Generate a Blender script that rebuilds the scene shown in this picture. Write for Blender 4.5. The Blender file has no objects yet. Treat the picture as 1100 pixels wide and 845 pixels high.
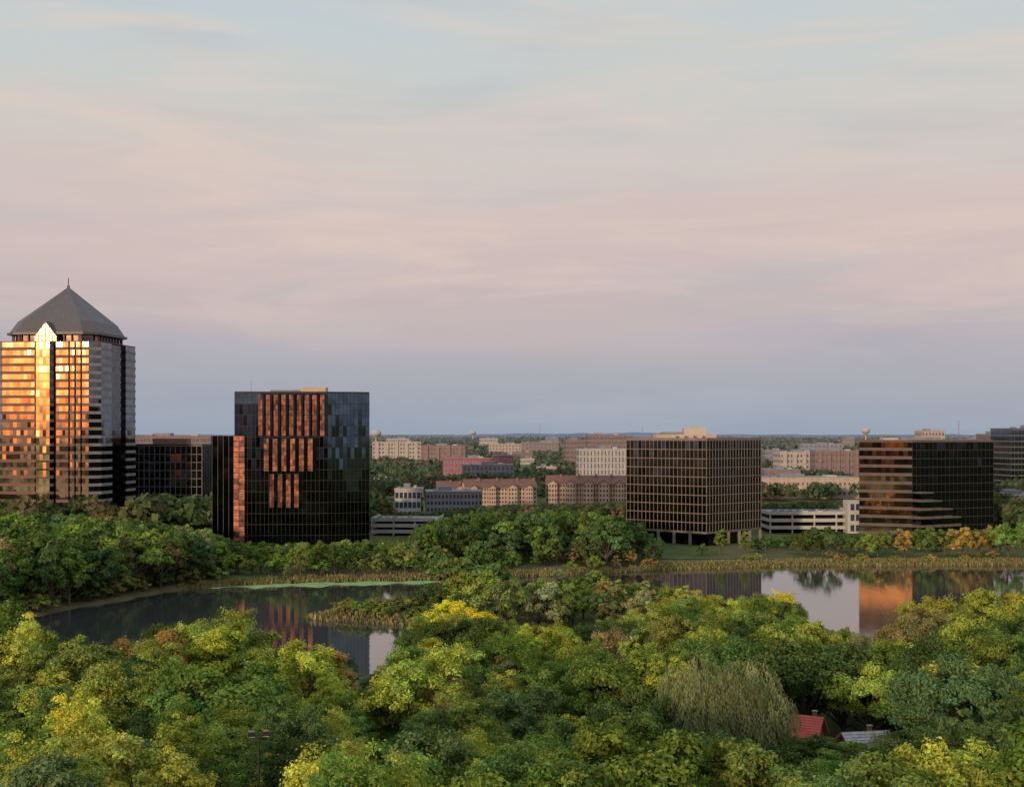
import bpy, math, random
import numpy as np
random.seed(7); rng=np.random.default_rng(11)
scene=bpy.context.scene
H=42.0; F=1500.0
def U(px,d): return (px-550.0)/F*d          # bearing -> world x at distance d
def ZT(py,d): return H-(py-465.0)/F*d        # elevation angle -> world z at distance d
# ------------------------------------------------------------------ camera
cam=bpy.data.cameras.new("camera"); co=bpy.data.objects.new("camera",cam)
scene.collection.objects.link(co); co.location=(0,0,H); co.rotation_euler=(math.radians(90),0,0)
cam.sensor_width=36; cam.lens=36*F/1100; cam.shift_y=0.0386; cam.clip_start=1; cam.clip_end=60000
scene.camera=co
scene.view_settings.view_transform='Standard'; scene.view_settings.look='None'
scene.view_settings.exposure=0; scene.view_settings.gamma=1
# ------------------------------------------------------------------ node helpers
def lin(r,g,b):
    f=lambda c:(c/255/12.92) if c/255<=0.04045 else ((c/255+0.055)/1.055)**2.4
    return (f(r),f(g),f(b),1)
class NT:
    def __init__(s,nt): s.nt=nt
    def n(s,t,**k):
        nd=s.nt.nodes.new(t)
        for a,v in k.items(): setattr(nd,a,v)
        return nd
    def l(s,a,b): s.nt.links.new(a,b)
    def math(s,op,a,b=None,c=None,clamp=False):
        nd=s.n('ShaderNodeMath',operation=op,use_clamp=clamp)
        for i,v in enumerate((a,b,c)):
            if v is None: continue
            if isinstance(v,(int,float)): nd.inputs[i].default_value=v
            else: s.l(v,nd.inputs[i])
        return nd.outputs[0]
    def mix(s,fac,a,b,blend='MIX'):
        nd=s.n('ShaderNodeMix',data_type='RGBA',blend_type=blend)
        for i,v in ((0,fac),(6,a),(7,b)):
            if isinstance(v,(int,float)): nd.inputs[i].default_value=v
            elif isinstance(v,tuple): nd.inputs[i].default_value=v if len(v)==4 else (*v,1)
            else: s.l(v,nd.inputs[i])
        return nd.outputs[2]
    def ramp(s,fac,stops,interp='EASE'):
        nd=s.n('ShaderNodeValToRGB'); cr=nd.color_ramp; cr.interpolation=interp
        while len(cr.elements)<len(stops): cr.elements.new(0.5)
        for e,(p,c) in zip(cr.elements,stops): e.position=p; e.color=c if len(c)==4 else (*c,1)
        s.l(fac,nd.inputs[0]); return nd.outputs[0]
# ------------------------------------------------------------------ world
SUN=(-0.5,-0.866)   # horizontal direction towards the setting sun (behind-left of the viewpoint)
sun_el=math.radians(7.0)
w=bpy.data.worlds.new("World"); scene.world=w; w.use_nodes=True
nt=w.node_tree; nt.nodes.clear(); N=NT(nt)
tc=N.n('ShaderNodeTexCoord'); sep=N.n('ShaderNodeSeparateXYZ'); N.l(tc.outputs['Generated'],sep.inputs[0])
X,Y,Z=sep.outputs
mp=N.n('ShaderNodeMapping'); N.l(tc.outputs['Generated'],mp.inputs[0]); mp.inputs['Scale'].default_value=(2.2,2.2,15)
mp.inputs['Rotation'].default_value=(0,math.radians(5),0)
nz=N.n('ShaderNodeTexNoise'); nz.inputs['Scale'].default_value=1.5; nz.inputs['Detail'].default_value=5; nz.inputs['Roughness'].default_value=0.5
nz.inputs['Distortion'].default_value=0.6
N.l(mp.outputs[0],nz.inputs['Vector'])
zj=N.math('ADD',Z,N.math('MULTIPLY',N.math('MULTIPLY',N.math('SUBTRACT',nz.outputs[0],0.5),0.10),N.ramp(Z,[(0.0,(.15,)*3),(0.1,(1,1,1))])))
def zs(py): 
    t=(465-py)/F; return t/math.sqrt(1+t*t)
st=[(0.0,lin(152,165,181)),(zs(440),lin(159,167,182)),(zs(400),lin(171,171,182)),(zs(355),lin(188,177,183)),(zs(300),lin(203,185,184)),
    (zs(240),lin(210,191,187)),(zs(170),lin(209,199,194)),(zs(100),lin(205,204,200)),(zs(20),lin(197,206,208)),(0.36,lin(186,200,208)),(0.6,(0.78,0.86,0.95)),(1.0,(0.8,0.88,1.0))]
base=N.ramp(zj,st,'LINEAR')
mp2=N.n('ShaderNodeMapping'); N.l(tc.outputs['Generated'],mp2.inputs[0]); mp2.inputs['Scale'].default_value=(2.6,2.6,19)
mp2.inputs['Rotation'].default_value=(0,math.radians(-9),0); mp2.inputs['Location'].default_value=(3.1,0,1.7)
n2=N.n('ShaderNodeTexNoise'); n2.inputs['Scale'].default_value=1.2; n2.inputs['Detail'].default_value=8; n2.inputs['Roughness'].default_value=0.6; n2.inputs['Distortion'].default_value=1.2
N.l(mp2.outputs[0],n2.inputs['Vector'])
cl=N.ramp(n2.outputs[0],[(0.42,(0,0,0)),(0.7,(1,1,1))])
hi=N.ramp(Z,[(0.03,(0,0,0)),(0.12,(1,1,1))])
clf=N.math('MULTIPLY',N.math('MULTIPLY',cl,hi),0.5)
sky=N.mix(clf,base,lin(227,206,192))
n3=N.n('ShaderNodeTexNoise'); n3.inputs['Scale'].default_value=2.0; n3.inputs['Detail'].default_value=4
N.l(mp2.outputs[0],n3.inputs['Vector'])
sky=N.mix(N.math('MULTIPLY',N.ramp(n3.outputs[0],[(0.48,(0,0,0)),(0.72,(1,1,1))]),0.30),sky,lin(178,184,194))
hl=N.math('SQRT',N.math('ADD',N.math('MULTIPLY',X,X),N.math('MULTIPLY',Y,Y)))
dt=N.math('DIVIDE',N.math('ADD',N.math('MULTIPLY',X,SUN[0]),N.math('MULTIPLY',Y,SUN[1])),hl)
az=N.ramp(dt,[(0.88,(0,0,0)),(0.95,(0.5,0.5,0.5)),(0.985,(1,1,1))],'EASE')
band=N.ramp(Z,[(0.0,(1,1,1)),(0.12,(1,1,1)),(0.4,(0,0,0))],'LINEAR')
gl=N.ramp(Z,[(0.0,(0.32,0.065,0.03)),(0.018,(0.60,0.14,0.03)),(0.045,(0.88,0.25,0.04)),(0.08,(1.0,0.37,0.075)),(0.15,(0.8,0.36,0.13)),(0.3,(0.27,0.22,0.2))],'LINEAR')
sk2=N.n('ShaderNodeTexSky'); sk2.sky_type='NISHITA'; sk2.sun_disc=False; sk2.sun_elevation=sun_el
sk2.sun_rotation=math.atan2(SUN[0],SUN[1]); 
bgN=N.n('ShaderNodeBackground'); N.l(sk2.outputs[0],bgN.inputs[0]); bgN.inputs[1].default_value=0.004
bgA=N.n('ShaderNodeBackground'); N.l(sky,bgA.inputs[0]); bgA.inputs[1].default_value=0.98
bgG=N.n('ShaderNodeBackground'); N.l(gl,bgG.inputs[0]); bgG.inputs[1].default_value=3.6
ms=N.n('ShaderNodeMixShader'); N.l(N.math('MULTIPLY',az,band),ms.inputs[0]); N.l(bgA.outputs[0],ms.inputs[1]); N.l(bgG.outputs[0],ms.inputs[2])
a1=N.n('ShaderNodeAddShader'); wo=N.n('ShaderNodeOutputWorld')
N.l(bgN.outputs[0],a1.inputs[0]); N.l(ms.outputs[0],a1.inputs[1]); N.l(a1.outputs[0],wo.inputs[0])
sl=bpy.data.lights.new("sun",'SUN'); sl.energy=3.0; sl.angle=math.radians(3); sl.color=(1,0.74,0.48)
so=bpy.data.objects.new("sun",sl); scene.collection.objects.link(so)
from mathutils import Vector
so.rotation_euler=Vector((SUN[0]*math.cos(sun_el),SUN[1]*math.cos(sun_el),math.sin(sun_el))).to_track_quat('Z','Y').to_euler()
# ------------------------------------------------------------------ materials
COLS={}
def pmat(name,col,rough=0.8,metal=0.0,var=0.12,scale=0.4,spec=0.3):
    m=bpy.data.materials.new(name); m.use_nodes=True; N=NT(m.node_tree)
    b=m.node_tree.nodes['Principled BSDF']; b.inputs['Roughness'].default_value=rough; b.inputs['Metallic'].default_value=metal
    b.inputs['Specular IOR Level'].default_value=spec
    tc=N.n('ShaderNodeTexCoord'); nz=N.n('ShaderNodeTexNoise'); nz.inputs['Scale'].default_value=scale; nz.inputs['Detail'].default_value=5
    N.l(tc.outputs['Object'],nz.inputs['Vector'])
    lo=tuple(c*(1-var) for c in col[:3]); hi=tuple(min(1,c*(1+var)) for c in col[:3])
    c=N.ramp(nz.outputs[0],[(0.3,lo),(0.7,hi)]); N.l(c,b.inputs['Base Color']); COLS[m.name]=col; return m
HZC={}
def hazed(m,d):
    """facade material for the far suburbs with distance haze mixed into its colour"""
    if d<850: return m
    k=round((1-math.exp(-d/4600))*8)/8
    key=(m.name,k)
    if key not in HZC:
        c=COLS[m.name]; h=(.22,.24,.30); HZC[key]=pmat(m.name+"_hazed",tuple(a*(1-k)+b*k for a,b in zip(c,h)),0.85)
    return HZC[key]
def glass(name,col,rough=0.04,metal=1.0,bump=0.0):
    return pmat(name,col,rough,metal,0.25,0.25,0.5)
def leafmat(name,trans=0.3):
    m=bpy.data.materials.new(name); m.use_nodes=True; N=NT(m.node_tree); m.node_tree.nodes.clear()
    at=N.n('ShaderNodeAttribute',attribute_name='tint'); oi=N.n('ShaderNodeObjectInfo')
    c=N.mix(1.0,at.outputs['Color'],oi.outputs['Color'],'MULTIPLY')
    d=N.n('ShaderNodeBsdfDiffuse'); t=N.n('ShaderNodeBsdfTranslucent'); mx=N.n('ShaderNodeMixShader'); o=N.n('ShaderNodeOutputMaterial')
    N.l(c,d.inputs[0]); N.l(N.mix(1.0,c,(1.1,1.15,0.6),'MULTIPLY'),t.inputs[0]); mx.inputs[0].default_value=trans
    N.l(d.outputs[0],mx.inputs[1]); N.l(t.outputs[0],mx.inputs[2]); N.l(mx.outputs[0],o.inputs[0]); return m
M_leaf=leafmat("foliage"); M_bark=pmat("bark",(0.09,0.075,0.06),0.9,var=0.3,scale=3)
M_white=pmat("white_concrete",(0.36,0.34,0.33),var=0.1); M_beige=pmat("beige_stucco",(0.40,0.30,0.235),var=0.1)
M_cream=pmat("cream_precast",(0.40,0.34,0.29),var=0.08); M_gray=pmat("gray_panel",(0.17,0.17,0.2)); M_red=pmat("red_panel",(0.28,0.05,0.045))
M_brick=pmat("brown_brick",(0.19,0.105,0.085)); M_dwin=glass("dark_window",(0.06,0.065,0.075),0.15,0.6)
M_broof=pmat("brown_shingle",(0.15,0.075,0.06)); M_groof=pmat("gray_roof",(0.18,0.18,0.19)); M_pink=pmat("pink_granite",(0.15,0.085,0.072))
M_gran=pmat("gray_granite",(0.22,0.20,0.20))
M_dark=pmat("dark_core",(0.015,0.015,0.018),0.5); M_blk=pmat("black_metal",(0.02,0.02,0.022),0.4)
M_blue=glass("blue_glass",(0.12,0.2,0.3),0.1,0.8)
# ------------------------------------------------------------------ mesh builder
def link(o,parent=None):
    scene.collection.objects.link(o)
    if parent: o.parent=parent
    return o
def empty(name):
    e=bpy.data.objects.new(name,None); e.empty_display_size=2; return link(e)
class MB:
    def __init__(s): s.v=[];s.f=[];s.m=[];s.mats=[]
    def mi(s,m):
        if m not in s.mats: s.mats.append(m)
        return s.mats.index(m)
    def poly(s,pts,m):
        i=len(s.v); s.v+= [tuple(p) for p in pts]; s.f.append(list(range(i,i+len(pts)))); s.m.append(s.mi(m))
    def prism(s,fp,z0,z1,m,mt=None):
        n=len(fp)
        for i in range(n):
            a=fp[i];b=fp[(i+1)%n]
            s.poly([(a[0],a[1],z0),(b[0],b[1],z0),(b[0],b[1],z1),(a[0],a[1],z1)],m)
        s.poly([(p[0],p[1],z1) for p in fp],mt or m); s.poly([(p[0],p[1],z0) for p in fp][::-1],m)
    def box(s,cx,cy,z0,z1,wx,wy,m,rot=0,mt=None):
        c,n=math.cos(rot),math.sin(rot)
        fp=[(cx+c*a-n*b,cy+n*a+c*b) for a,b in ((-wx/2,-wy/2),(wx/2,-wy/2),(wx/2,wy/2),(-wx/2,wy/2))]
        s.prism(fp,z0,z1,m,mt)
    def obj(s,name,parent=None):
        me=bpy.data.meshes.new(name); me.from_pydata(s.v,[],s.f)
        for m in s.mats: me.materials.append(m)
        me.polygons.foreach_set('material_index',s.m); me.update()
        return link(bpy.data.objects.new(name,me),parent)
def facade(mb,p0,p1,z0,z1,nf,nc,gm,sm,mm=None,span=0.4,so=0.15,mw=0.15,mo=0.12,tilt=0.006,gfun=None):
    """glass panes (each with its own slight tilt), projecting spandrels and mullions"""
    p0=np.array(p0,float);p1=np.array(p1,float);L=np.linalg.norm(p1-p0);t=(p1-p0)/L;n=np.array((t[1],-t[0]))
    fh=(z1-z0)/nf
    def pt(u,z,o=0.0): q=p0+t*u+n*o; return (q[0],q[1],z)
    for f in range(nf):
        za=z0+f*fh; zb=za+fh*span; zc=za+fh
        if span>0:
            mb.poly([pt(0,za,so),pt(L,za,so),pt(L,zb,so),pt(0,zb,so)],sm)
            mb.poly([pt(0,zb,so),pt(L,zb,so),pt(L,zb,0),pt(0,zb,0)],sm); mb.poly([pt(0,za,0),pt(L,za,0),pt(L,za,so),pt(0,za,so)],sm)
            mb.poly([pt(0,za,0),pt(0,za,so),pt(0,zb,so),pt(0,zb,0)],sm); mb.poly([pt(L,za,so),pt(L,za,0),pt(L,zb,0),pt(L,zb,so)],sm)
        for c in range(nc):
            u0=L*c/nc;u1=L*(c+1)/nc; a=random.gauss(0,tilt)*(u1-u0)/2; b=random.gauss(0,tilt)*(zc-zb)/2
            g=gfun(c/nc,(f+0.5)/nf) if gfun else gm
            mb.poly([pt(u0,zb,-a-b),pt(u1,zb,a-b),pt(u1,zc,a+b),pt(u0,zc,-a+b)],g)
    if mm:
        for c in range(nc+1):
            u=L*c/nc
            mb.poly([pt(u-mw/2,z0,mo),pt(u+mw/2,z0,mo),pt(u+mw/2,z1,mo),pt(u-mw/2,z1,mo)],mm)
            mb.poly([pt(u-mw/2,z0,0),pt(u-mw/2,z0,mo),pt(u-mw/2,z1,mo),pt(u-mw/2,z1,0)],mm)
            mb.poly([pt(u+mw/2,z0,mo),pt(u+mw/2,z0,0),pt(u+mw/2,z1,0),pt(u+mw/2,z1,mo)],mm)
def frame(cx,cy,ang):
    c,s=math.cos(ang),math.sin(ang)
    return lambda x,y:(cx+c*x-s*y,cy+s*x+c*y)
FOOT=[]   # building keep-out discs for trees (x,y,r)
# ------------------------------------------------------------------ glass tower with pyramid roof
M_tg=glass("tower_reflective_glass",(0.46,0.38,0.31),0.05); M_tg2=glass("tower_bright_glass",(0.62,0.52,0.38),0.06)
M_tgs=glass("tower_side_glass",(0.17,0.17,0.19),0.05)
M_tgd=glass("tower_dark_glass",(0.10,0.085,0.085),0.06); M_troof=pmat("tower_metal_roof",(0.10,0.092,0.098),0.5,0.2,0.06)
def tower():
    e=empty("glass_office_tower"); d=622; cx=U(73.5,d); ang=-math.radians(6.2); T=frame(cx,d,ang); FOOT.append((cx,d,36))
    h=23.3; c=4; z0=2; z1=81; nf=23
    mb=MB()
    mb.prism([T(*p) for p in ((-h+c+1,-h+1),(h-c-1,-h+1.3),(h-1.4,-h+c),(h-1.4,h-c),(h-c,h-1),(-h+c,h-1),(-h+1,h-c),(-h+1,-h+c))],z0,z1-.1,M_dark,M_groof)
    mb.obj("core",e)
    mb=MB()
    def seg(a,b,nc,gm=M_tg,sm=M_pink,span=0.36,so=0.25,mm=None,mw=.12,zz=z1,n=nf): facade(mb,T(*a),T(*b),z0,zz,n,nc,gm,sm,mm,span,so,mw,0.12,0.008)
    seg((-h,-h+c),(-h+c,-h),4,M_tg)
    B0,B1,B2,B3=-4.9,-3.6,2.4,3.6
    seg((-h+c,-h),(B0,-h),9)
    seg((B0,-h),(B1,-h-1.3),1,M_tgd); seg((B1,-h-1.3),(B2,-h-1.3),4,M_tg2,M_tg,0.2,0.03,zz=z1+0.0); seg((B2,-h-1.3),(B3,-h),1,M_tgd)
    mb.poly([(*T(B0,-h),z1),(*T(B1,-h-1.3),z1),(*T(B2,-h-1.3),z1),(*T(B3,-h),z1)],M_pink)
    last=B3
    for a,b,k in ((3.6,4.9,0),(10.2,11.0,4),(12.9,13.7,2),(15.6,16.4,2)):
        if a>last: seg((last,-h),(a,-h),k)
        seg((a,-h),(a,-h+1.1),1,M_tgd,M_dark); seg((a,-h+1.1),(b,-h+1.1),1,M_tgd,M_dark,0.3); seg((b,-h+1.1),(b,-h),1,M_tgd,M_dark); last=b
    seg((last,-h),(h-c,-h),2)
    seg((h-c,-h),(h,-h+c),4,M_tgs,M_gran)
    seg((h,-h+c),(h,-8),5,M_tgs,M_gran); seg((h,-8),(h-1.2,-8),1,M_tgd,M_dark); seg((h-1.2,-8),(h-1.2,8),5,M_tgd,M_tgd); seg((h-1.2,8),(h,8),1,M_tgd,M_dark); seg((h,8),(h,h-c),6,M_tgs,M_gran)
    seg((h,h-c),(h-c,h),3); seg((h-c,h),(-h+c,h),14); seg((-h+c,h),(-h,h-c),3); seg((-h,h-c),(-h,-h+c),14)
    mb.obj("curtain_wall",e)
    def octo(r,k): return [(-r+k,-r),(r-k,-r),(r,-r+k),(r,r-k),(r-k,r),(-r+k,r),(-r,r-k),(-r,-r+k)]
    mb=MB(); mb.prism([T(*p) for p in octo(18.2,5)],z1-.1,84.5,M_tgd)
    for a in octo(18.9,5): mb.box(*T(*a),z1-.1,84.5,1.0,1.0,M_pink)
    for i in range(9):
        mb.box(*T(-13.0+i*3.25,-18.7),z1-.1,84.5,.5,.5,M_pink); mb.box(*T(18.7,-13.0+i*3.25),z1-.1,84.5,.5,.5,M_pink)
    mb.prism([T(*p) for p in octo(h+.15,c)],z1+.003,z1+.4,M_pink,M_groof)
    mb.obj("crown_storey",e)
    mb=MB(); ro=octo(21.0,5.3); za=84.5
    rb=[T(*p) for p in ro]; mb.prism(rb,za,za+1.0,M_troof)
    r1=[T(*p) for p in octo(20.2,5.1)]; r2=[T(*p) for p in octo(17.4,4.4)]
    zb=za+1.003; zc=90.5; ap=(*T(0,0),107)
    for i in range(8):
        j=(i+1)%8; mb.poly([(*r1[i],zb),(*r1[j],zb),(*r2[j],zc),(*r2[i],zc)],M_troof); mb.poly([(*r2[i],zc),(*r2[j],zc),ap],M_troof)
        n=10 if i%2==0 else 3
        for k in range(1,n):
            u=k/n; a=np.array((*r2[i],zc))*(1-u)+np.array((*r2[j],zc))*u; b=np.array(ap); b=a+(b-a)*.97
            o=np.array((a[0]-ap[0],a[1]-ap[1],0));o/=np.linalg.norm(o);tt=np.array((-o[1],o[0],0))*.07;o=o*.08+np.array((0,0,.08))
            mb.poly([a-tt+o,a+tt+o,b+tt*.3+o,b-tt*.3+o],M_gray)
    mb.obj("pyramid_roof",e)
    mb=MB(); mb.box(ap[0],ap[1],106.5,111,.35,.35,M_blk); mb.box(ap[0],ap[1],106.2,107.6,1.0,1.0,M_blk); mb.obj("spire",e)
    mb=MB(); yq=-21.9; xl,xr=-5.4,4.2; xm=(xl+xr)/2
    A=T(xl,yq);B=T(xr,yq);Cc=T(xm,yq);Db=T(xm,-12); zz=z1+.5
    mb.poly([(*A,zz),(*B,zz),(*B,84),(*Cc,90.0),(*A,84)],M_tg2)
    mb.poly([(*A,84),(*Cc,90.0),(*Db,90.0),(*T(xl,-17),84)],M_troof); mb.poly([(*Cc,90.0),(*B,84),(*T(xr,-17),84),(*Db,90.0)],M_troof)
    mb.poly([(*A,zz),(*A,84),(*T(xl,-17),84),(*T(xl,-17),zz)],M_troof); mb.poly([(*B,84),(*B,zz),(*T(xr,-17),zz),(*T(xr,-17),84)],M_troof)
    for k in range(1,6):
        u=k/6; x=xl+(xr-xl)*u; mb.box(*T(x,yq-.05),zz,84+5.9*(1-abs(u-.5)*2)-.3,.28,.15,M_tgd)
    for z in (83.6,86.2): 
        ww=9.3*(1-max(0,z-84)/6); mb.box(*T(xm,yq-.06),z,z+.3,ww,.15,M_tgd,rot=ang)
    for p,q,z_p,z_q in ((A,Cc,84,90),(Cc,B,90,84)):
        mb.poly([(p[0],p[1]-.15,z_p-.45),(q[0],q[1]-.15,z_q-.45),(q[0],q[1]-.15,z_q+.1),(p[0],p[1]-.15,z_p+.1)],M_troof)
    mb.obj("gable_dormer",e)
tower()
# ------------------------------------------------------------------ low black office beside tower
M_bg=glass("black_glass",(0.045,0.05,0.062),0.06); M_bg2=glass("blue_black_glass",(0.11,0.14,0.17),0.05); M_mulg=pmat("gray_mullion",(0.09,0.09,0.1),0.5)
M_refl=pmat("painted_reflection",(0.25,0.10,0.065),0.42,0.5,0.5,0.6); M_bl3=glass("black_glass_tinted",(0.065,0.062,0.072),0.07)  # warm reflections in the black glass, painted in as a coppery base colour
M_refl2=pmat("painted_reflection_dark",(0.13,0.06,0.05),0.3,0.6,0.4,0.6)
def lowblack():
    e=empty("low_glass_office"); d=650; x0=U(138,d);x1=U(218,d); FOOT.append(((x0+x1)/2,d+12,26)); z1=ZT(479,d)
    mb=MB(); fp=[(x0,d),(x1,d-2),(x1+3,d+24),(x0,d+26)]; mb.prism([(x0+.5,d+.5),(x1-.5,d-1.5),(x1+2.5,d+23),(x0+.5,d+25)],2,z1-.05,M_dark,M_groof); mb.obj("core",e)
    mb=MB(); facade(mb,fp[0],fp[1],2,z1,9,14,M_bg,M_bg2,M_mulg,0.0,.03,.3,.2); facade(mb,fp[1],fp[2],2,z1,9,10,M_bg,M_bg,M_mulg,0.0,.03,.3,.2)
    for f in range(10):
        z=2+f*(z1-2)/9; mb.box((x0+x1)/2,d-1.15,z-.15,z+.15,x1-x0,.25,M_mulg,rot=math.atan2(-2,x1-x0))
    mb.obj("curtain_wall",e)
    mb=MB(); mb.prism([(p[0],p[1]) for p in fp],z1,z1+1,M_blk); mb.box((x0+x1)/2,d+12,z1+1,z1+3.5,16,9,M_brick); mb.obj("roof",e)
lowblack()
# ------------------------------------------------------------------ black glass office, warm reflections painted onto its bays
def blackoffice():
    e=empty("black_glass_office"); d=500; FOOT.append((U(325,d),d+18,33)); z0=1.5; z1=ZT(422,d)
    xa=U(253,d);xb=U(352,d);xc=U(395,d)
    def gf(u,v): return M_bg2 if (v>0.93 and u<.25) else (M_bl3 if random.random()<.3 else M_bg)
    def gr(u,v): return M_bg2 if v>0.42+0.1*math.sin(u*9) else M_bg  # upper panes use bluer glass, painting in the reflected sky
    P=[(xa,d-1.6),(xb,d+.6),(xc,d+5.5),(xc-3.6,d+38),(xa,d+40)]
    mb=MB(); mb.prism([(xa+.6,d-.8),(xb,d+1.4),(xc-.8,d+6.3),(xc-4.4,d+37),(xa+.6,d+39)],z0,z1-.05,M_dark,M_groof); mb.obj("core",e)
    mb=MB(); nf=14
    facade(mb,P[0],P[1],z0,z1,nf,22,M_bg,M_bg,M_blk,0.0,.03,.12,.06,0.006,gf)
    facade(mb,P[1],P[2],z0,z1,nf,11,M_bg2,M_bg,M_blk,0.0,.03,.12,.06,0.006,gr)
    facade(mb,P[2],P[3],z0,z1,nf,8,M_bg,M_bg,M_blk,0,.03,.12,.06); facade(mb,P[4],P[0],z0,z1,nf,10,M_bg,M_bg,M_blk,0,.03,.12,.06)
    for f in range(nf+1):
        z=z0+f*(z1-z0)/nf
        for a,b in ((P[0],P[1]),(P[1],P[2])):
            m=((a[0]+b[0])/2,(a[1]+b[1])/2-.05); mb.box(m[0],m[1],z-.08,z+.08,math.hypot(b[0]-a[0],b[1]-a[1]),.25,M_blk,rot=math.atan2(b[1]-a[1],b[0]-a[0]))
    mb.obj("curtain_wall",e)
    mb=MB(); fh=(z1-z0)/nf
    yb=lambda x:P[0][1]+(P[1][1]-P[0][1])*(x-xa)/(xb-xa)-.1
    def bays(pa,pb,n,ya,yb_,refl=.8):
        xA=U(pa,d);xB=U(pb,d);w=(xB-xA)/n; zt=ZT(ya,d)-.3; zl=ZT(yb_,d)
        k=max(1,round((zt-zl)/fh))*2; hh=(zt-zl)/k
        for i in range(n):
            u=xA+i*w; y=yb(u); cw=w*.6
            for j in range(k):
                za=zl+j*hh+.07; zb=zl+(j+1)*hh-.07
                for s_ in range(2):
                    a=random.gauss(0,.05); ua=u+cw*s_/2; ub=u+cw*(s_+1)/2-.05; y0_=y-.9*s_/2;y1_=y-.9*(s_+1)/2+a
                    mb.poly([(ua,y0_,za),(ub,y1_,za),(ub,y1_,zb),(ua,y0_,zb)],M_refl if random.random()<refl else M_refl2)
            mb.poly([(u+cw,y-.9,zl),(u+w,yb(u+w),zl),(u+w,yb(u+w),zt),(u+cw,y-.9,zt)],M_bg)
            mb.poly([(u,y,zt),(u+cw,y-.9,zt),(u+w,yb(u+w),zt)],M_blk); mb.poly([(u,y,zl),(u+cw,y-.9,zl),(u+w,yb(u+w),zl)],M_blk)
            mb.poly([(u,y+.06,zl),(u+cw,y-.74,zl),(u+cw,y-.74,zt),(u,y+.06,zt)],M_blk)
    bays(278,352,9,423,468,.85); bays(284,340,6,470,506,.75); bays(290,325,4,508,545,.55)
    mb.obj("painted_reflection_bays",e)
    wl=U(228,d+8); wr=xa; zw=ZT(468,d+8)
    mb=MB(); mb.prism([(wl+.5,d+8.6),(wr-.1,d+8.6),(wr-.1,d+30),(wl+.5,d+30)],z0,zw-.05,M_dark,M_groof)
    facade(mb,(wl,d+8),(wr,d+8),z0,zw,10,5,M_bg,M_bg,M_mulg,0,.03,.12,.06); facade(mb,(wl,d+31),(wl,d+8),z0,zw,10,6,M_bg,M_bg,M_blk,0,.03,.12,.06)
    mb.obj("wing",e)
    mb=MB()
    for j in range(22):
        for i in range(2):
            za=ZT(468,d)-(j+1)*1.9; ww=(U(264,d)-U(252,d))/2; mb.box(U(254.9,d)+i*ww,d-1.75,za+.08,za+1.82,ww-.15,.4,M_refl if random.random()<.6 else M_refl2)
    mb.obj("painted_reflection_panels",e)  # strip of warm reflection, painted as coloured panels
    mb=MB(); mb.prism([(p[0],p[1]) for p in P],z1,z1+.5,M_blk,M_groof)
    mb.box(U(332,d),d+14,z1+.5,z1+2.4,9,7,M_beige); mb.box(U(300,d),d+20,z1+.5,z1+1.6,12,7,M_gray)
    mb.box(U(262,d),d+14,z1+.5,z1+5,.12,.12,M_gray); mb.obj("roof",e)
blackoffice()
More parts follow.
